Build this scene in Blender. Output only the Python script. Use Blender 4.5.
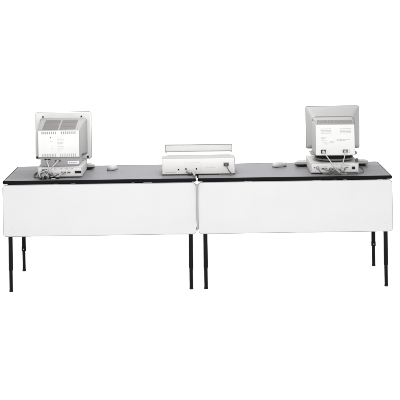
import bpy, bmesh, math, random
from mathutils import Vector, Matrix
random.seed(4)
S = bpy.context.scene
for o in list(bpy.data.objects): bpy.data.objects.remove(o, do_unlink=True)

# ---------------------------------------------------------------- camera
cam_d = bpy.data.cameras.new('camera'); cam = bpy.data.objects.new('camera', cam_d)
S.collection.objects.link(cam); S.camera = cam
cam_d.sensor_width = 36; cam_d.lens = 1288.86/400*36
cam_d.shift_x = (200-201.69)/400; cam_d.shift_y = -(200+13.32)/400
cam_d.clip_end = 500
cam.matrix_world = (Matrix.Translation((0.0463, -8.2, 1.9295)) @ Matrix.Rotation(math.radians(90), 4, 'X')
                    @ Matrix.Rotation(-0.0147, 4, 'Z'))
S.render.resolution_x = S.render.resolution_y = 1024

# ---------------------------------------------------------------- light: a white studio, a soft lamp by the camera, an added fill overhead
W = bpy.data.worlds.new('World'); S.world = W; W.use_nodes = True
bg = W.node_tree.nodes['Background']; bg.inputs[0].default_value = (1, 1, 1, 1); bg.inputs[1].default_value = 1.0
S.view_settings.view_transform = 'Standard'; S.view_settings.look = 'None'; S.view_settings.gamma = 1
S.view_settings.exposure = 1.0
ld = bpy.data.lights.new('studio_lamp', 'AREA'); ld.shape = 'SQUARE'; ld.size = 0.7; ld.energy = 120; ld.color = (1, .985, .96)
lo = bpy.data.objects.new('studio_lamp', ld); S.collection.objects.link(lo); lo.location = (0.1, -6.4, 2.5)
lo.rotation_euler = (Vector((0, 0, .75))-lo.location).to_track_quat('-Z', 'Y').to_euler()

l2 = bpy.data.lights.new('overhead_fill', 'AREA'); l2.shape = 'SQUARE'; l2.size = 0.5; l2.energy = 21; l2.color = (1, .99, .98)  # added fill, unseen, to brighten the middle of the tabletops
o2 = bpy.data.objects.new('overhead_fill', l2); S.collection.objects.link(o2); o2.location = (0, .35, 2.35)

# ---------------------------------------------------------------- materials
def mat(name, col, rough=.5, spec=.3, metal=0, var=.04, scale=30, bump=.0, bscale=400, speck=0):
    m = bpy.data.materials.new(name); m.use_nodes = True; nt = m.node_tree; N = nt.nodes; L = nt.links
    b = N['Principled BSDF']; b.inputs['Roughness'].default_value = rough
    b.inputs['Specular IOR Level'].default_value = spec; b.inputs['Metallic'].default_value = metal
    tc = N.new('ShaderNodeTexCoord'); nz = N.new('ShaderNodeTexNoise'); nz.inputs['Scale'].default_value = scale
    nz.inputs['Detail'].default_value = 6
    L.new(tc.outputs['Object'], nz.inputs['Vector'])
    mx = N.new('ShaderNodeMix'); mx.data_type = 'RGBA'
    mx.inputs[6].default_value = tuple(c*(1-var) for c in col)+(1,); mx.inputs[7].default_value = tuple(c*(1+var) for c in col)+(1,)
    L.new(nz.outputs['Fac'], mx.inputs[0]); out = mx.outputs[2]
    if speck:
        n2 = N.new('ShaderNodeTexNoise'); n2.inputs['Scale'].default_value = 260; n2.inputs['Detail'].default_value = 3
        L.new(tc.outputs['Object'], n2.inputs['Vector'])
        r = N.new('ShaderNodeMapRange'); r.inputs[1].default_value = .35; r.inputs[2].default_value = .65
        r.inputs[3].default_value = 1-speck; r.inputs[4].default_value = 1+speck
        L.new(n2.outputs['Fac'], r.inputs[0])
        m2 = N.new('ShaderNodeVectorMath'); m2.operation = 'SCALE'
        L.new(out, m2.inputs[0]); L.new(r.outputs[0], m2.inputs['Scale']); out = m2.outputs[0]
    L.new(out, b.inputs['Base Color'])
    r2 = N.new('ShaderNodeMapRange'); r2.inputs[3].default_value = max(0, rough-.08); r2.inputs[4].default_value = min(1, rough+.08)
    L.new(nz.outputs['Fac'], r2.inputs[0]); L.new(r2.outputs[0], b.inputs['Roughness'])
    if bump:
        n3 = N.new('ShaderNodeTexNoise'); n3.inputs['Scale'].default_value = bscale
        L.new(tc.outputs['Object'], n3.inputs['Vector'])
        bp = N.new('ShaderNodeBump'); bp.inputs['Strength'].default_value = bump; bp.inputs['Distance'].default_value = .001
        L.new(n3.outputs['Fac'], bp.inputs['Height']); L.new(bp.outputs[0], b.inputs['Normal'])
    return m
M = dict(
    floor=mat('white_floor', (.96, .96, .96), .9, .1, var=.01, scale=2),
    laminate=mat('grey_laminate', (.090, .0893, .0975), .5, .16, var=.16, scale=11, speck=.27),
    band=mat('black_edge_band', (.003, .003, .0035), .6, .03),
    panel=mat('white_panel', (.318, .318, .322), .6, .15, var=.04, scale=5, bump=.25, bscale=250),
    panel_edge=mat('panel_edge', (.20, .20, .205), .6, .1),
    leg=mat('black_leg_enamel', (.003, .003, .0035), .42, .05),
    steel=mat('hinge_steel', (.23, .23, .235), .5, .3, metal=.3),
    case=mat('light_grey_plastic', (.255, .252, .248), .6, .2, var=.08, scale=14, bump=.3, bscale=900),
    face=mat('white_plastic', (.385, .385, .38), .6, .15, var=.08, scale=14, bump=.2, bscale=900),
    shell=mat('grey_plastic', (.172, .172, .171), .6, .2, var=.08, scale=14, bump=.3, bscale=900),
    lower=mat('mid_grey_plastic', (.175, .170, .180), .6, .2, var=.08, scale=14, bump=.3, bscale=900),
    grille=mat('vent_grey', (.115, .107, .110), .7, .1),
    dark=mat('dark_grey_plastic', (.05, .05, .052), .6, .1),
    black=mat('black_plastic', (.005, .005, .005), .6, .08),
    cord=mat('light_grey_cord', (.24, .24, .235), .6, .15),
    cordm=mat('grey_cable', (.19, .187, .19), .6, .15),
    cordd=mat('dark_grey_cord', (.07, .07, .07), .6, .15),
    ink=mat('grey_print', (.17, .17, .17), .8, .05),
    inkf=mat('faint_grey_print', (.23, .225, .225), .8, .05),
    inkr=mat('reddish_grey_slots', (.19, .165, .167), .8, .05),
    pr=mat('printer_white_plastic', (.40, .398, .393), .6, .15, var=.02, bump=.2, bscale=900),
    boxw=mat('box_white_plastic', (.355, .355, .351), .6, .15, var=.04, scale=14, bump=.2, bscale=900),
    shellr=mat('pale_grey_plastic', (.176, .176, .175), .6, .2, var=.06, scale=14, bump=.3, bscale=900),
    mark=mat('panel_scuff', (.305, .305, .31), .6, .1),
    mouse=mat('mouse_plastic', (.235, .232, .228), .5, .25),
)

# ---------------------------------------------------------------- mesh helpers
def link(name, bm, m, parent=None, smooth=True):
    bmesh.ops.recalc_face_normals(bm, faces=bm.faces)
    me = bpy.data.meshes.new(name); bm.to_mesh(me); bm.free()
    if smooth:
        for p in me.polygons: p.use_smooth = True
        me.set_sharp_from_angle(angle=math.radians(38))
    me.materials.append(M[m]); o = bpy.data.objects.new(name, me); S.collection.objects.link(o)
    if parent: o.parent = parent
    return o
def tag(o, label=None, cat=None, group=None, kind=None):
    if label: o['label'] = label
    if cat: o['category'] = cat
    if group: o['group'] = group
    if kind: o['kind'] = kind
    return o
def thing(name, loc, label, cat, group=None, rz=0):
    o = bpy.data.objects.new(name, None); S.collection.objects.link(o); o.location = loc; o.rotation_euler.z = rz
    o.empty_display_size = .05
    return tag(o, label, cat, group)
def box(bm, x0, x1, y0, y1, z0, z1, bev=0, seg=2):
    t = bmesh.new(); r = bmesh.ops.create_cube(t, size=1)
    for v in t.verts:
        v.co = Vector((x0+(v.co.x+.5)*(x1-x0), y0+(v.co.y+.5)*(y1-y0), z0+(v.co.z+.5)*(z1-z0)))
    if bev: bmesh.ops.bevel(t, geom=t.edges[:], offset=bev, segments=seg, profile=.6, affect='EDGES', clamp_overlap=True)
    merge(bm, t); return bm
def merge(bm, t):
    me = bpy.data.meshes.new('tmp'); t.to_mesh(me); t.free(); bm.from_mesh(me); bpy.data.meshes.remove(me)
def rrect(x0, x1, z0, z1, r, n=5):
    pts = []
    r = min(r, (x1-x0)/2-1e-5, (z1-z0)/2-1e-5)
    for cx, cz, a in ((x1-r, z1-r, 0), (x0+r, z1-r, 90), (x0+r, z0+r, 180), (x1-r, z0+r, 270)):
        for i in range(n+1):
            t = math.radians(a+90*i/n); pts.append((cx+r*math.cos(t), cz+r*math.sin(t)))
    return pts
def loft(bm, secs, axis='y', cap=True):
    """secs: (d, x0, x1, z0, z1, r) rounded rectangles stacked along y (or z, then z0,z1 are y0,y1)"""
    rings = []
    for d, x0, x1, z0, z1, r in secs:
        rings.append([bm.verts.new((a, d, b) if axis == 'y' else (a, b, d)) for a, b in rrect(x0, x1, z0, z1, r)])
    n = len(rings[0])
    for A, B in zip(rings, rings[1:]):
        for i in range(n): bm.faces.new((A[i], A[(i+1) % n], B[(i+1) % n], B[i]))
    if cap: bm.faces.new(rings[0]); bm.faces.new(rings[-1])
    return bm
def cyl(bm, p0, p1, r0, r1=None, n=24, bev=0):
    r1 = r0 if r1 is None else r1; p0 = Vector(p0); p1 = Vector(p1); d = p1-p0; q = d.to_track_quat('Z', 'Y')
    st = [(0, r0), (d.length, r1)] if not bev else [(0, r0-bev), (bev*.3, r0-bev*.3), (bev, r0), (d.length-bev, r1), (d.length-bev*.3, r1-bev*.3), (d.length, r1-bev)]
    R = []
    for z, r in st:
        R.append([bm.verts.new(p0+q @ Vector((r*math.cos(2*math.pi*i/n), r*math.sin(2*math.pi*i/n), z))) for i in range(n)])
    for A, B in zip(R, R[1:]):
        for i in range(n): bm.faces.new((A[i], A[(i+1) % n], B[(i+1) % n], B[i]))
    bm.faces.new(R[0]); bm.faces.new(R[-1]); return bm
def tube(bm, pts, r, n=10, sub=8):
    P = [Vector(p) for p in pts]; P = [P[0]*2-P[1]]+P+[P[-1]*2-P[-2]]; C = []
    for i in range(1, len(P)-2):
        for k in range(sub):
            t = k/sub; a, b, c, d = P[i-1:i+3]
            C.append(.5*((2*b)+(c-a)*t+(2*a-5*b+4*c-d)*t*t+(3*b-a-3*c+d)*t**3))
    C.append(P[-2]); up = Vector((0, 0, 1)); R = []
    tprev = None
    for i, c in enumerate(C):
        t = (C[min(i+1, len(C)-1)]-C[max(i-1, 0)]).normalized()
        if tprev is None:
            u = t.orthogonal().normalized()
        else:
            u = (u-t*u.dot(t)).normalized()
        tprev = t; w = t.cross(u)
        R.append([bm.verts.new(c+r*(math.cos(2*math.pi*k/n)*u+math.sin(2*math.pi*k/n)*w)) for k in range(n)])
    for A, B in zip(R, R[1:]):
        for i in range(n): bm.faces.new((A[i], A[(i+1) % n], B[(i+1) % n], B[i]))
    bm.faces.new(R[0]); bm.faces.new(R[-1]); return bm
NB = bmesh.new
TZ = 0.71            # table top height

# ---------------------------------------------------------------- setting
b = NB(); box(b, -60, 60, -14, 90, -.1, 0); tag(link('floor', b, 'floor', smooth=False), 'plain white studio floor', None, kind='structure')

# ---------------------------------------------------------------- tables
D = .6645; HW = 1.2376
def table(x0, x1, label, legx, px0, px1, hinges, scr):
    cx = (x0+x1)/2
    T = thing('folding_table', (cx, 0, 0), label, 'table', 'two long tables standing end to end')
    X0, X1 = x0-cx, x1-cx
    b = NB(); loft(b, [(TZ-.020, X0+.005, X1-.005, .005, D-.005, .012), (TZ, X0+.005, X1-.005, .005, D-.005, .012)], 'z')
    top = link('table_top', b, 'laminate', T)
    # black bullnose band: ring section swept round the slab
    b = NB(); prof = [(0.005, -.0205), (-.001, -.0205), (.0, -.0195), (-.0035, -.015), (-.0045, -.0105), (-.0035, -.006), (-.001, -.0018), (.0028, -.0004), (.005, .0006), (.0066, .0006)]
    prof = [(0.0045, -.0205), (-.0005, -.0205), (-.0035, -.017), (-.0046, -.011), (-.0036, -.005), (-.001, -.0012), (.003, .0007), (.0062, .0007), (.0062, .0001)]
    rings = []
    for off, dz in prof:
        rings.append([b.verts.new((a, c, TZ+dz)) for a, c in rrect(X0+off, X1-off, off, D-off, .016-off)])
    n = len(rings[0])
    for A, B in zip(rings, rings[1:]):
        for i in range(n): b.faces.new((A[i], A[(i+1) % n], B[(i+1) % n], B[i]))
    link('edge_band', b, 'band', top)
    # rails under the top
    b = NB(); box(b, X0+.035, X1-.035, .0100, .0152, TZ-.064, TZ-.0207, .001)
    link('front_rail', b, 'band', T)
    b = NB(); box(b, X0+.035, X1-.035, D-.05, D-.03, TZ-.060, TZ-.021, .002)
    link('rear_rail', b, 'leg', T)
    for lx in (legx[0]-cx, legx[1]-cx):
        b = NB(); box(b, lx-.012, lx+.012, .0158, D-.0505, TZ-.055, TZ-.0215, .002); link('end_rail', b, 'leg', T)
    # hanging white panel
    P0, P1 = px0-cx, px1-cx; z0, z1 = TZ-.0252-.3262, TZ-.0268
    b = NB(); loft(b, [(-.0055, P0+.003, P1-.003, z0+.003, z1-.003, .016), (-.0045, P0+.0008, P1-.0008, z0+.0008, z1-.0008, .018), (-.0025, P0+.0004, P1-.0004, z0+.0004, z1-.0004, .0185), (.009, P0+.0004, P1-.0004, z0+.0004, z1-.0004, .0185)])
    pan = link('modesty_panel', b, 'panel', T)
    b = NB()
    rg = [[b.verts.new((a, y, c)) for a, c in rrect(P0-o, P1+o, z0-o, z1+o, .019+o)] for y, o in ((-.0038, .0002), (-.0032, .0022), (-.0015, .0030), (.0075, .0030), (.0088, .0022), (.0094, .0002))]
    n = len(rg[0])
    for A, B in zip(rg, rg[1:]):
        for i in range(n): b.faces.new((A[i], A[(i+1) % n], B[(i+1) % n], B[i]))
    link('edge_trim', b, 'panel_edge', pan)
    for hx, w in hinges:
        b = NB(); box(b, hx-cx-w/2, hx-cx+w/2, .0005, .0098, TZ-.0262, TZ-.0212, .0008)
        cyl(b, (hx-cx-w/2, .001, TZ-.0238), (hx-cx+w/2, .001, TZ-.0238), .0018, n=10)
        link('hinge', b, 'steel', T)
    ox = P0+.045 if x0 < -.5 else P1-.045
    b = NB(); cyl(b, (ox, -.0062, z0+.052), (ox, -.005, z0+.052), .0035, n=16); cyl(b, (ox+.009, -.0060, z0+.0505), (ox+.009, -.005, z0+.0505), .0035, n=16); link('fixing_cap', b, 'mark', pan)
    # legs
    for lx in legx:
        for ly in (.03, .629):
            x = lx-cx-(.005 if ly > .3 and -.1 < lx < 0 else 0)
            L = thing_leg(T, x, ly, scr(lx))
    return T
def thing_leg(T, x, y, inward):
    b = NB(); cyl(b, (x, y, .136), (x, y, TZ-.022), .0142, bev=.0015)
    leg = link('leg', b, 'leg', T)
    b = NB(); cyl(b, (x, y, .012), (x, y, .1355), .0112); link('leg_extension', b, 'leg', leg)
    b = NB(); cyl(b, (x, y, 0), (x, y, .0118), .0122, bev=.002); link('foot', b, 'black', leg)
    if y > .3 and abs(x+T.location.x) > .5:
        b = NB(); cyl(b, (x, y-.0165, .152), (x, y-.0143, .152), .0038, n=12); link('set_screw', b, 'steel', leg)
        b = NB(); cyl(b, (x, y, .137), (x, y, .168), .0158, bev=.002); link('collar', b, 'leg', leg)
    elif y < .3:
        b = NB(); tube(b, [(x+inward*.012, y+.002, .36), (x+inward*.045, y+.002, .395), (x+inward*.11, y+.002, TZ-.07)], .005)
        link('brace', b, 'leg', leg)
    return leg
table(-HW, -.0030, 'left table with grey top carrying the monitor with the wide white label, white front panel', (-1.198, -.0475), -1.2376, -.0115,
      [(-.899, .022), (-.791, .03), (-.409, .02), (-.315, .055)], lambda l: 1 if l < -.6 else -1)
table(.0020, HW, 'right table with grey top under the grey tapered monitor, white front panel', (.0465, 1.197), .0065, 1.2376,
      [(.323, .05), (.762, .055), (.876, .02), (.94, .022), (1.165, .035)], lambda l: 1 if l < .6 else -1)

# ---------------------------------------------------------------- generic details
def socket(parent, x, y, z, w, h, m='dark', rim='case', name='socket'):
    b = NB(); box(b, x-w/2, x+w/2, y-.0015, y+.004, z-h/2, z+h/2, .0012); s = link(name, b, rim, parent)
    b = NB(); box(b, x-w/2+.003, x+w/2-.003, y-.0024, y-.0014, z-h/2+.003, z+h/2-.003, .0004); link('opening', b, m, s)
    return s
def roundport(parent, x, y, z, r, m='dark'):
    b = NB(); cyl(b, (x, y-.0015, z), (x, y+.003, z), r, n=20); s = link('round_port', b, 'lower', parent)
    b = NB(); cyl(b, (x, y-.0023, z), (x, y-.0014, z), r*.68, n=16); link('opening', b, m, s); return s
def marks(b, x0, x1, z, y, h=.002, words=3):
    x = x0
    while x < x1:
        w = random.uniform(.005, .014); w = min(w, x1-x)
        box(b, x, x+w, y-.0006, y+.0005, z-h/2, z+h/2); x += w+.003
def slots(b, x0, x1, z0, z1, y, n, w):
    for i in range(n):
        x = x0+(x1-x0)*(i+.5)/n; box(b, x-w/2, x+w/2, y-.0008, y+.0006, z0, z1)
def cable(name, pts, r, m, label, ends=(), group=None):
    """cable thing: world points; ends: (p0, p1, r or (w,h), material)"""
    o = Vector(pts[0]); T = thing(name, o, label, 'cable', group)
    b = NB(); tube(b, [Vector(p)-o for p in pts], r); link('cord', b, m, T)
    for p0, p1, rr, mm in ends:
        b = NB(); p0 = Vector(p0)-o; p1 = Vector(p1)-o
        cyl(b, p0, p1, rr, rr*.82, n=16, bev=rr*.2); link('plug', b, mm, T)
    return T

# ---------------------------------------------------------------- left computer: base unit
FY = .115
def base_unit(x0, x1, y0, y1, h, label, ports):
    cx = (x0+x1)/2; T = thing('computer_case', (cx, y0, TZ), label, 'computer', 'desktop computers under the monitors')
    w = (x1-x0)/2; d = y1-y0
    b = NB(); loft(b, [(0, -w+.003, w-.003, .009, h-.003, .003), (.003, -w, w, .006, h, .004), (d-.012, -w, w, .006, h, .004), (d, -w+.006, w-.006, .012, h-.008, .006)])
    link('case_shell', b, 'case', T)
    b = NB(); box(b, -w+.006, w-.006, -.0022, .0005, .012, h-.006, .0008); bp = link('back_plate', b, 'boxw', T)
    for sx in (-1, 1):
        for yy in (.03, d-.03):
            b = NB(); cyl(b, (sx*(w-.03), yy, 0), (sx*(w-.03), yy, .008), .009, n=16); link('rubber_foot', b, 'black', T)
    ports(T, -.0022, cx); return T, cx
def lports(T, y, cx):
    socket(T, -.768-cx, y, .036, .046, .020, 'black', name='power_socket')
    for x, w in ((-.862, .034), (-.828, .022)):
        socket(T, x-cx, y, .034, w, .012, 'dark', 'lower', 'serial_port')
    socket(T, -.905-cx, y, .024, .030, .011, 'dark', 'lower', 'serial_port')
    for x, z in ((-1.005, .034), (-.985, .046), (-.963, .030)): roundport(T, x-cx, y, z, .0065)
    b = NB(); marks(b, -.86-cx, -.815-cx, .050, y, .0018); link('printed_marks', b, 'ink', T); b = NB(); marks(b, -.885-cx, -.84-cx, .021, y, .0018); link('printed_marks', b, 'ink', T)
    b = NB(); slots(b, -.925-cx, -.80-cx, .055, .061, y, 16, .003); link('vent_slots', b, 'ink', T)
base_unit(-1.030, -.742, FY, .48, .071, 'beige-white desktop computer under the left monitor, tangled cables at its back', lports)
def rports(T, y, cx):
    socket(T, 1.008-cx, y, .037, .024, .022, 'black', name='power_socket')
    roundport(T, .777-cx, y, .040, .0105)
    roundport(T, .758-cx, y, .042, .005)
    socket(T, .82-cx, y, .034, .036, .012, 'dark', 'lower', 'serial_port')
    socket(T, .875-cx, y, .032, .050, .014, 'dark', 'lower', 'serial_port')
    socket(T, .966-cx, y, .040, .020, .008, 'dark', 'lower', 'small_port')
    b = NB(); marks(b, .95-cx, .985-cx, .053, y, .0018); link('printed_marks', b, 'ink', T); b = NB(); marks(b, .80-cx, .84-cx, .050, y, .0018); link('printed_marks', b, 'ink', T)
    b = NB(); slots(b, .86-cx, .98-cx, .058, .063, y, 14, .003); link('vent_slots', b, 'inkf', T)
base_unit(.732, 1.042, FY, .50, .073, 'pale desktop computer under the right monitor with two converging cables', rports)

# ---------------------------------------------------------------- left monitor
T = thing('crt_monitor', (-.893, .13, TZ+.071), 'left boxy monitor, white vented back plate, flat square rim with two screw holes', 'monitor', 'CRT monitors facing away')
o = (-.893, .13, .071)
def lx(x): return x+.893
def lz(z): return z-.071
# coordinates below: x world, y relative to .13, z above table top
b = NB(); loft(b, [(.300, -.184, .180, lz(.084), lz(.389), .012), (.306, -.188, .184, lz(.080), lz(.392), .014), (.325, -.188, .184, lz(.080), lz(.392), .014), (.345, -.180, .176, lz(.090), lz(.384), .014)])
bez = link('bezel', b, 'face', T)
b = NB(); loft(b, [(.312, -.1905, .1865, lz(.0775), lz(.3945), .016), (.330, -.1905, .1865, lz(.0775), lz(.3945), .016)]); link('rim', b, 'lower', bez)
b = NB(); loft(b, [(.3455, -.145, .141, lz(.125), lz(.352), .02), (.349, -.145, .141, lz(.125), lz(.352), .02)]); link('screen', b, 'dark', T)
for x in (-1.029, -.772):
    b = NB(); cyl(b, (lx(x), .2965, lz(.363)), (lx(x), .302, lz(.363)), .0052, n=16); link('screw_hole', b, 'black', bez)
for x in (-1.071, -.732):
    b = NB(); box(b, lx(x)-.006, lx(x)+.006, .290, .301, lz(.087), lz(.099), .002); link('clip', b, 'black', bez)
b = NB(); loft(b, [(.0, -.133, .135, lz(.131), lz(.304), .004), (.004, -.135, .137, lz(.129), lz(.307), .006), (.14, -.140, .142, lz(.129), lz(.335), .012), (.255, -.150, .152, lz(.115), lz(.350), .016), (.302, -.158, .160, lz(.108), lz(.354), .018)])
hs = link('rear_housing', b, 'shell', T)  # greyer than the back plate: shade of the slope put into the colour
b = NB(); box(b, -.131, .133, -.003, .0005, lz(.133), lz(.303), .001); plate = link('back_plate', b, 'face', T)
# vents on sloping top
b = NB()
for i in range(44):
    x = -.105+.21*i/43
    if abs(x) < .006: continue
    for y0, z0, y1, z1 in ((.010, lz(.3083), .068, lz(.3202)), (.072, lz(.3211), .136, lz(.3342)), (.144, lz(.3363), .235, lz(.3474))):
        a0, a1 = 0, 1
        t = bmesh.new()
        def pt(a, dx, up): return (x+dx, y0+(y1-y0)*a, z0+(z1-z0)*a+up)
        vs = [t.verts.new(pt(a, dx, u)) for u in (.0014, -.002) for a, dx in ((a0, -.0017), (a1, -.0017), (a1, .0017), (a0, .0017))]
        t.faces.new(vs[:4]); t.faces.new(vs[4:][::-1])
        for k in range(4): t.faces.new((vs[k], vs[(k+1) % 4], vs[4+(k+1) % 4], vs[4+k]))
        merge(b, t)
link('top_vent', b, 'grille', hs, smooth=False)
y = -.003
b = NB(); slots(b, lx(-1.006), lx(-.906), lz(.281), lz(.297), y, 8, .0062); link('vent_row', b, 'inkr', plate)
b = NB(); slots(b, lx(-.880), lx(-.780), lz(.281), lz(.297), y, 8, .0062); link('vent_row', b, 'ink', plate)
for x0, x1 in ((-1.004, -.908), (-.889, -.780)):
    b = NB(); slots(b, lx(x0), lx(x1), lz(.134), lz(.154), y, 9, .0050); link('vent_row', b, 'inkf', plate)
b = NB()
for k, z in enumerate((.262, .255, .246, .237, .226, .219, .210, .199, .190, .178)):
    marks(b, lx(-.900), lx(-.900+random.uniform(.025, .048)), lz(z), y, .002)
link('printed_marks', b, 'inkf', plate); b = NB()
for k, z in enumerate((.232, .205, .190)):
    marks(b, lx(-.945), lx(-.930), lz(z), y, .002)
link('printed_marks', b, 'inkf', plate)
b = NB(); cyl(b, (lx(-.945), y-.001, lz(.258)), (lx(-.945), y+.001, lz(.258)), .0035, n=12); link('screw_hole', b, 'dark', plate)
# lower rear part with sockets and label, and the foot
b = NB(); loft(b, [(.008, -.117, .122, lz(.073), lz(.128), .004), (.012, -.121, .128, lz(.0725), lz(.129), .006), (.20, -.125, .132, lz(.0725), lz(.129), .01), (.30, -.11, .115, lz(.090), lz(.129), .01)])
lw = link('lower_housing', b, 'lower', T)  # grey carries the shade of the undercut in its colour
roundport(lw, lx(-.968), .008, lz(.107), .0125, 'black')
b = NB(); box(b, lx(-.988), lx(-.948), .0058, .0075, lz(.113), lz(.119), .0005); link('socket_rim', b, 'black', lw)
socket(lw, lx(-.900), .008, lz(.108), .042, .018, 'dark', 'shell', 'video_socket')
b = NB(); box(b, lx(-.838), lx(-.762), .0045, .0075, lz(.086), lz(.105), .001); lab = link('label', b, 'face', lw)
b = NB(); marks(b, lx(-.830), lx(-.774), lz(.0955), .0045, .005); link('printed_marks', b, 'ink', lab)
b = NB()
for i in range(34):
    xx = -.112+.234*i/33
    if -.10 < xx < .03 or True: box(b, xx-.0012, xx+.0012, .0072, .009, lz(.1215), lz(.1265))
link('vent_row', b, 'ink', lw)
b = NB(); loft(b, [(lz(.0712), -.10, .10, .02, .25, .09), (lz(.079), -.095, .095, .03, .24, .09)], 'z'); link('swivel_base', b, 'shell', T)

# ---------------------------------------------------------------- right monitor
CX = .893; T = thing('crt_monitor', (CX, .08, TZ+.073), 'right monitor with grey tapered shell and deep white rear box on a swivel stand', 'monitor', 'CRT monitors facing away')
def rx(x): return x-CX
def rz(z): return z-.073
b = NB(); loft(b, [(.19, rx(.757), rx(1.040), rz(.146), rz(.356), .03), (.235, rx(.747), rx(1.058), rz(.138), rz(.378), .03), (.285, rx(.737), rx(1.075), rz(.132), rz(.399), .02), (.310, rx(.7335), rx(1.0815), rz(.130), rz(.404), .014), (.335, rx(.7305), rx(1.0845), rz(.128), rz(.408), .012), (.360, rx(.7305), rx(1.0845), rz(.128), rz(.408), .012), (.378, rx(.739), rx(1.077), rz(.137), rz(.400), .012)])
sh = link('front_shell', b, 'shellr', T)
b = NB(); loft(b, [(.337, rx(.7285), rx(1.0865), rz(.126), rz(.410), .013), (.352, rx(.7285), rx(1.0865), rz(.126), rz(.410), .013)]); link('rim', b, 'grille', sh)
b = NB(); loft(b, [(.3785, rx(.775), rx(1.040), rz(.168), rz(.370), .02), (.382, rx(.775), rx(1.040), rz(.168), rz(.370), .02)]); link('screen', b, 'dark', T)
b = NB(); loft(b, [(.0, rx(.765), rx(1.012), rz(.127), rz(.319), .004), (.005, rx(.762), rx(1.016), rz(.124), rz(.324), .007), (.045, rx(.7605), rx(1.018), rz(.123), rz(.3285), .009), (.20, rx(.757), rx(1.026), rz(.123), rz(.3285), .012)])
rb = link('rear_box', b, 'shell', T)  # box sides painted darker than the back plate, as if shaded
b = NB(); box(b, rx(.7645), rx(1.0135), -.0022, .0005, rz(.1265), rz(.320), .001); link('back_plate', b, 'boxw', rb)
b = NB(); loft(b, [(.008, rx(.770), rx(1.008), rz(.300), rz(.3300), .004), (.034, rx(.768), rx(1.012), rz(.300), rz(.3475), .008), (.20, rx(.764), rx(1.022), rz(.300), rz(.3500), .012)]); hood = link('top_hood', b, 'shellr', T)
y = 0
b = NB()
for i in range(26):
    xx = rx(.778)+(rx(1.000)-rx(.778))*i/25
    t = bmesh.new()
    vs = [t.verts.new((xx+dx, yy, zz+u)) for u in (.0012, -.002) for yy, zz, dx in ((.0095, rz(.3315), -.003), (.031, rz(.3460), -.003), (.031, rz(.3460), .003), (.0095, rz(.3315), .003))]
    t.faces.new(vs[:4]); t.faces.new(vs[4:][::-1])
    for k in range(4): t.faces.new((vs[k], vs[(k+1) % 4], vs[4+(k+1) % 4], vs[4+k]))
    merge(b, t)
link('top_vent', b, 'grille', hood, smooth=False)
for x0, x1 in ((.797, .866), (.920, .993)):
    b = NB()
    for z in (.294, .285, .276, .267):
        n = 8
        for i in range(n):
            xa = rx(x0)+(x1-x0)*i/n; box(b, xa, xa+(x1-x0)/n-.0022, -.0028, -.001, rz(z)-.0016, rz(z)+.0016)
    link('vent_row', b, 'inkf', rb)
b = NB()
for grp in (((.238, .80, .83), (.232, .80, .822), (.222, .803, .835)), ((.205, .81, .845), (.198, .82, .85)), ((.214, .855, .885), (.206, .86, .88)), ((.225, .90, .985), (.219, .90, .955))):
    b = NB()
    for z, a, c in grp: marks(b, rx(a), rx(c), rz(z), -.0024, .0024)
    link('printed_marks', b, 'inkf', rb)
socket(rb, rx(.812), -.0022, rz(.1485), .034, .026, 'black', 'grille', 'power_socket')
socket(rb, rx(.953), -.0022, rz(.150), .034, .022, 'dark', 'shell', 'video_socket')
b = NB(); cyl(b, (rx(.978), -.0037, rz(.143)), (rx(.978), .002, rz(.143)), .003, n=12); cyl(b, (rx(.978), -.0037, rz(.157)), (rx(.978), .002, rz(.157)), .003, n=12); link('screw', b, 'lower', rb)
# swivel stand: tray under the tube, neck painted black as the shaded gap, disc
b = NB(); loft(b, [(rz(.111), rx(.748), rx(1.038), .06, .30, .09), (rz(.114), rx(.742), rx(1.044), .05, .31, .09), (rz(.122), rx(.738), rx(1.048), .05, .31, .09)], 'z'); st = link('stand_tray', b, 'shell', T)
b = NB(); loft(b, [(rz(.094), rx(.775), rx(1.012), .055, .28, .09), (rz(.1115), rx(.765), rx(1.020), .045, .29, .09)], 'z'); link('stand_neck', b, 'black', st)
b = NB(); loft(b, [(rz(.0732), rx(.80), rx(.99), .08, .29, .09), (rz(.0815), rx(.80), rx(.99), .08, .29, .09)], 'z'); link('stand_gap', b, 'black', T)  # black filler for the shaded gap below the disc
b = NB(); loft(b, [(rz(.082), rx(.772), rx(1.022), .045, .31, .11), (rz(.086), rx(.768), rx(1.026), .04, .314, .11), (rz(.0925), rx(.775), rx(1.018), .048, .308, .11)], 'z'); link('stand_disc', b, 'shell', T)
b = NB(); cyl(b, (rx(1.03), .03, rz(.074)), (rx(1.03), .03, rz(.098)), .010, n=16, bev=.002); link('tilt_knob', b, 'dark', T)

# ---------------------------------------------------------------- keyboards
def keyboard(x0, x1, yb, label, rzr=0):
    cx = (x0+x1)/2; w = (x1-x0)/2
    T = thing('keyboard', (cx, yb, TZ), label, 'keyboard', 'keyboards on the far side of the computers', rzr)
    d = .155; b = NB()
    rings = []
    for yy, zb, zt in ((0, .019, .034), (.004, .017, .038), (.03, .015, .037), (d-.01, .001, .018), (d, .002, .012)):
        rings.append((yy, -w, w, zb, zt, .004))
    loft(b, rings); body = link('keyboard_body', b, 'mouse', T)
    b = NB()
    for r in range(5):
        yy = .036+r*.021; zt = .037-(yy-.03)*.19
        n = 18
        for i in range(n):
            xa = -w+.012+(2*w-.024)*i/n; box(b, xa+.001, xa+(2*w-.024)/n-.001, yy, yy+.018, zt-.004, zt+.006, .0015, 1)
    link('keys', b, 'face', T)
    for sx in (-1, 1):
        b = NB(); box(b, sx*(w-.035)-.014, sx*(w-.035)+.014, .006, .012, 0, .0195, .0015); link('riser_foot', b, 'black', T)
    return T
keyboard(-1.045, -.700, .455, 'keyboard half hidden behind the left computer, end showing beside it')
keyboard(.662, 1.146, .44, 'wide keyboard behind the right computer, both ends showing')

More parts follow.
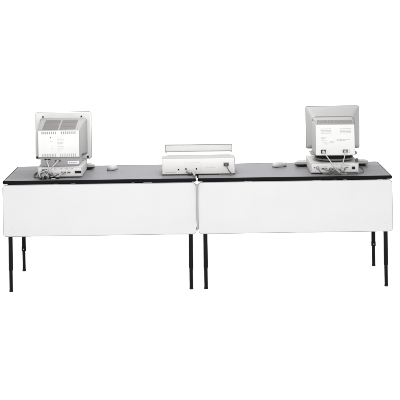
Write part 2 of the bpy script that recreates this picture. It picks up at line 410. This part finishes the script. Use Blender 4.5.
# ---------------------------------------------------------------- mice
def mouse(x, y, rzr, label, m='mouse'):
    T = thing('mouse', (x, y, TZ), label, 'mouse', 'computer mice on the tables', rzr)
    b = NB(); n = 20; prof = [(0, .93, .001), (.15, 1.0, .006), (.4, .99, .013), (.65, .9, .021), (.85, .7, .028), (.96, .4, .0325), (1, 0.02, .034)]
    R = []
    for _, s, z in prof:
        R.append([b.verts.new((s*.031*math.copysign(abs(math.cos(a))**.75, math.cos(a)), s*.052*math.copysign(abs(math.sin(a))**.8, math.sin(a))+(1-s)*.012, z+.0*a)) for a in [2*math.pi*i/n for i in range(n)]])
    for A, B in zip(R, R[1:]):
        for i in range(n): b.faces.new((A[i], A[(i+1) % n], B[(i+1) % n], B[i]))
    b.faces.new(R[0]); b.faces.new(R[-1]); sh = link('mouse_shell', b, m, T)
    b = NB(); loft(b, [(.0, -.027, .027, -.044, .046, .02), (.004, -.0295, .0295, -.047, .049, .02)], 'z'); link('mouse_underside', b, 'dark', T)
    b = NB(); box(b, -.0006, .0006, -.052, -.02, .006, .0245); link('button_split', b, 'grille', sh)
    return T
mouse(-.572, .455, math.radians(168), 'pale mouse lying on the left table, between monitor and printer')
mouse(.551, .475, math.radians(118), 'grey mouse lying on the right table, between printer and monitor')

# ---------------------------------------------------------------- printer
PX = .008; PY = .152
T = thing('printer', (PX, PY, TZ), 'wide white printer seen from behind, straddling the joint of the two tables', 'printer')
b = NB(); loft(b, [(.0, -.233, .233, .006, .104, .006), (.006, -.238, .238, .003, .110, .008), (.05, -.238, .238, .003, .1125, .010), (.125, -.238, .238, .003, .1125, .010), (.16, -.238, .238, .003, .102, .012), (.285, -.234, .234, .004, .068, .02)])
body = link('printer_body', b, 'shellr', T)  # grey body paints the dimmer top and ends of the white printer
b = NB(); box(b, -.2345, .2345, -.002, .0012, .0085, .1055, .001); link('back_panel', b, 'pr', body)
b = NB(); box(b, -.239, .239, .02, .26, .0, .0035, .001); link('base_rim', b, 'lower', T)
b = NB(); box(b, -.093, .013, -.0032, -.001, .014, .079, .0012); rp = link('interface_plate', b, 'face', T)
for x, z in ((-.129, .037), (-.081, .040), (-.013, .040)):
    b = NB(); cyl(b, (x, -.0045, z), (x, .002, z), .0052, n=16); link('screw_hole', b, 'black', T)
b = NB(); box(b, -.215, -.150, -.0028, -.001, .018, .0195); link('moulded_line', b, 'inkf', T)
b = NB(); marks(b, .05, .11, .046, -.002, .0022); link('printed_marks', b, 'inkf', T)
b = NB(); marks(b, -.06, -.02, .066, -.003, .0018); link('printed_marks', b, 'inkf', rp)
b = NB(); box(b, -.090, .010, -.0036, -.002, .0775, .0793); link('lip', b, 'shell', rp)
socket(T, .180, -.002, .066, .034, .024, 'dark', 'grille', 'power_socket')
# upright paper guide: a shallow white tray flap leaning up behind the top
b = NB(); loft(b, [(.150, -.209, .213, .092, .112, .003), (.185, -.209, .213, .092, .128, .003)]); link('guide_hinge', b, 'pr', T)
b = NB(); box(b, -.2185, .2225, .186, .190, .120, .172, .001); gp = link('paper_guide', b, 'face', T)
b = NB(); tube(b, [(-.219, .186, .125), (-.219, .186, .1745), ], .0022); tube(b, [(.223, .186, .125), (.223, .186, .1745)], .0022)
box(b, -.221, .225, .182, .190, .1725, .1768, .0015); link('guide_rim', b, 'lower', gp)
b = NB(); box(b, -.214, .218, .1835, .1865, .1300, .1325, .001); link('guide_ledge', b, 'shell', gp)

# ---------------------------------------------------------------- cables
Z = TZ
def V(x, y, z): return (x, y, z+Z)
# printer data cable: grey plug, dark bend, white plug in the gap, cord down between the panels
cable('printer_cable', [V(-.045, .150, .022), V(-.028, .11, .020), V(-.018, .06, .014), V(-.008, .018, .008), V(-.004, -.010, -.004), V(-.0025, -.011, -.030), V(-.0025, -.005, -.12), V(-.0025, -.005, -.25), V(-.003, .006, -.325), V(-.02, .0235, -.30), V(-.06, .045, -.2)], .0057, 'cordm',
      'grey cable from the printer dropping through the joint between the tables',
      [(V(-.066, .147, .024), V(-.036, .118, .019), .0105, 'lower'), (V(-.0025, -.012, .004), V(-.0025, -.012, -.014), .0065, 'face'), (V(-.0025, -.012, -.034), V(-.0025, -.012, -.013), .0105, 'face'), (V(-.012, .03, .012), V(-.006, .004, .004), .0055, 'black')])
cable('power_cord', [V(.188, .150, .064), V(.192, .125, .055), V(.205, .115, .030), V(.226, .118, .006), V(.222, .112, .004), V(.195, .128, .004), V(.14, .137, .004)], .0034, 'cordd',
      'dark grey cord from the right side of the printer back', [(V(.186, .154, .066), V(.190, .132, .060), .010, 'dark')])
# right computer
cable('power_cord', [V(.812, .078, .148), V(.820, .045, .138), V(.850, .025, .095), V(.882, .03, .050), V(.905, .05, .020), V(.93, .065, .006), V(.96, .07, .004)], .0034, 'cord',
      'pale cord running down right from the left socket of the right monitor', [(V(.811, .088, .149), V(.816, .058, .143), .011, 'cord')])
cable('video_cable', [V(.953, .078, .150), V(.950, .05, .138), V(.938, .04, .10), V(.926, .05, .06), V(.905, .065, .035), V(.885, .085, .031)], .0034, 'cord',
      'pale cord running down left from the right socket of the right monitor', [(V(.953, .088, .150), V(.951, .058, .144), .010, 'cord'), (V(.898, .075, .033), V(.875, .108, .032), .009, 'lower')])
cable('keyboard_cable', [V(.777, .110, .040), V(.781, .085, .034), V(.800, .075, .014), V(.84, .07, .006), V(.88, .065, .010), V(.90, .075, .022), V(.865, .08, .020), V(.83, .09, .030)], .0026, 'cordd',
      'thin looped cable plugged low into the back of the right computer', [(V(.777, .114, .040), V(.779, .092, .036), .0075, 'lower'), (V(.823, .108, .034), V(.834, .082, .028), .007, 'lower')])
cable('mouse_cable', [V(.90, .07, .012), V(.912, .05, .008), V(.930, .055, .020), V(.945, .075, .028), V(.952, .1, .036)], .0026, 'cordd',
      'short thin cable curling up to the small port of the right computer', [(V(.951, .095, .034), V(.958, .113, .038), .006, 'lower')])
# left computer tangle
cable('power_cord', [V(-.968, .135, .107), V(-.966, .10, .104), V(-.955, .075, .085), V(-.948, .07, .055), V(-.962, .07, .030), V(-.975, .05, .012), V(-.972, .045, .004)], .0038, 'cord',
      'pale cord hanging from the round socket of the left monitor', [(V(-.968, .140, .107), V(-.966, .112, .105), .0105, 'cord'), (V(-.975, .055, .018), V(-.970, .042, .006), .0085, 'black')])
cable('video_cable', [V(-.900, .135, .108), V(-.905, .10, .100), V(-.925, .08, .080), V(-.950, .07, .060), V(-.985, .065, .050), V(-1.010, .07, .035), V(-1.005, .06, .012), V(-.98, .06, .006), V(-.94, .07, .012), V(-.91, .09, .024)], .0034, 'cord',
      'pale cord sweeping left from the wide socket of the left monitor', [(V(-.900, .137, .108), V(-.902, .113, .104), .009, 'cord'), (V(-.905, .112, .024), V(-.925, .085, .018), .008, 'lower')])
cable('keyboard_cable', [V(-1.005, .110, .034), V(-1.006, .085, .030), V(-1.000, .07, .012), V(-.985, .06, .004), V(-.96, .07, .008), V(-.945, .085, .030), V(-.963, .112, .032)], .0028, 'cordd',
      'dark thin cable at the lower left of the left computer back', [(V(-1.005, .114, .034), V(-1.006, .090, .032), .0075, 'dark')])
cable('mouse_cable', [V(-.985, .110, .046), V(-.984, .085, .042), V(-.972, .07, .030), V(-.945, .06, .008), V(-.92, .055, .004), V(-.90, .06, .004)], .0028, 'cord',
      'thin light cable crossing the others at the left computer back', [(V(-.985, .114, .046), V(-.984, .092, .044), .0075, 'lower'), (V(-.935, .058, .006), V(-.950, .062, .012), .008, 'black')])
cable('speaker_cable', [V(-.99, .075, .055), V(-.97, .068, .045), V(-.935, .066, .030), V(-.90, .062, .012), V(-.885, .07, .005), V(-.905, .05, .004)], .003, 'cordd',
      'dark cable slanting down across the pale ones behind the left computer', [(V(-.890, .066, .006), V(-.905, .052, .006), .0075, 'black'), (V(-.985, .082, .055), V(-.998, .105, .053), .006, 'dark')])
cable('shadow_strip', [V(-1.028, .45, .006), V(-1.055, .36, .006), V(-1.066, .25, .006), V(-1.058, .16, .006), V(-1.030, .10, .006), V(-1.0, .085, .008), V(-.96, .08, .006)], .0042, 'dark',
      'dark curved strip standing in for the shadow left of the left computer')  # tube laid where the left computer's shadow falls, no real cord
cable('shadow_strip', [V(1.05, .44, .006), V(1.085, .36, .006), V(1.09, .26, .006), V(1.078, .17, .006), V(1.05, .10, .006), V(1.0, .08, .006), V(.95, .085, .006)], .0030, 'cordd',
      'grey curved strip standing in for the shadow right of the right computer')  # same for the right computer: a cast shadow made as a tube

cable('printer_lead', [V(-.94, .108, .028), V(-.945, .08, .024), V(-.965, .06, .010), V(-1.0, .055, .004), V(-1.02, .075, .004), V(-1.015, .09, .03), V(-.99, .085, .052), V(-.965, .09, .058)], .0034, 'dark',
      'black looped lead lowest in the tangle behind the left computer', [(V(-.94, .112, .028), V(-.945, .086, .026), .0085, 'cordd'), (V(-.992, .056, .005), V(-1.008, .058, .006), .008, 'black')])
cable('network_cable', [V(-.862, .110, .034), V(-.872, .085, .030), V(-.892, .075, .014), V(-.925, .07, .022), V(-.955, .075, .044), V(-.978, .08, .030), V(-.992, .07, .008)], .0026, 'cord',
      'thin pale cable arching leftwards from the long port of the left computer', [(V(-.862, .113, .034), V(-.868, .092, .031), .0075, 'lower')])
cable('printer_lead', [V(.862, .108, .034), V(.858, .085, .028), V(.845, .065, .012), V(.865, .055, .005), V(.905, .06, .010), V(.925, .075, .024), V(.905, .085, .034), V(.88, .08, .018), V(.90, .05, .004)], .0034, 'cordd',
      'dark looped lead in the knot of cables behind the right computer', [(V(.862, .113, .034), V(.860, .09, .029), .0085, 'lower')])
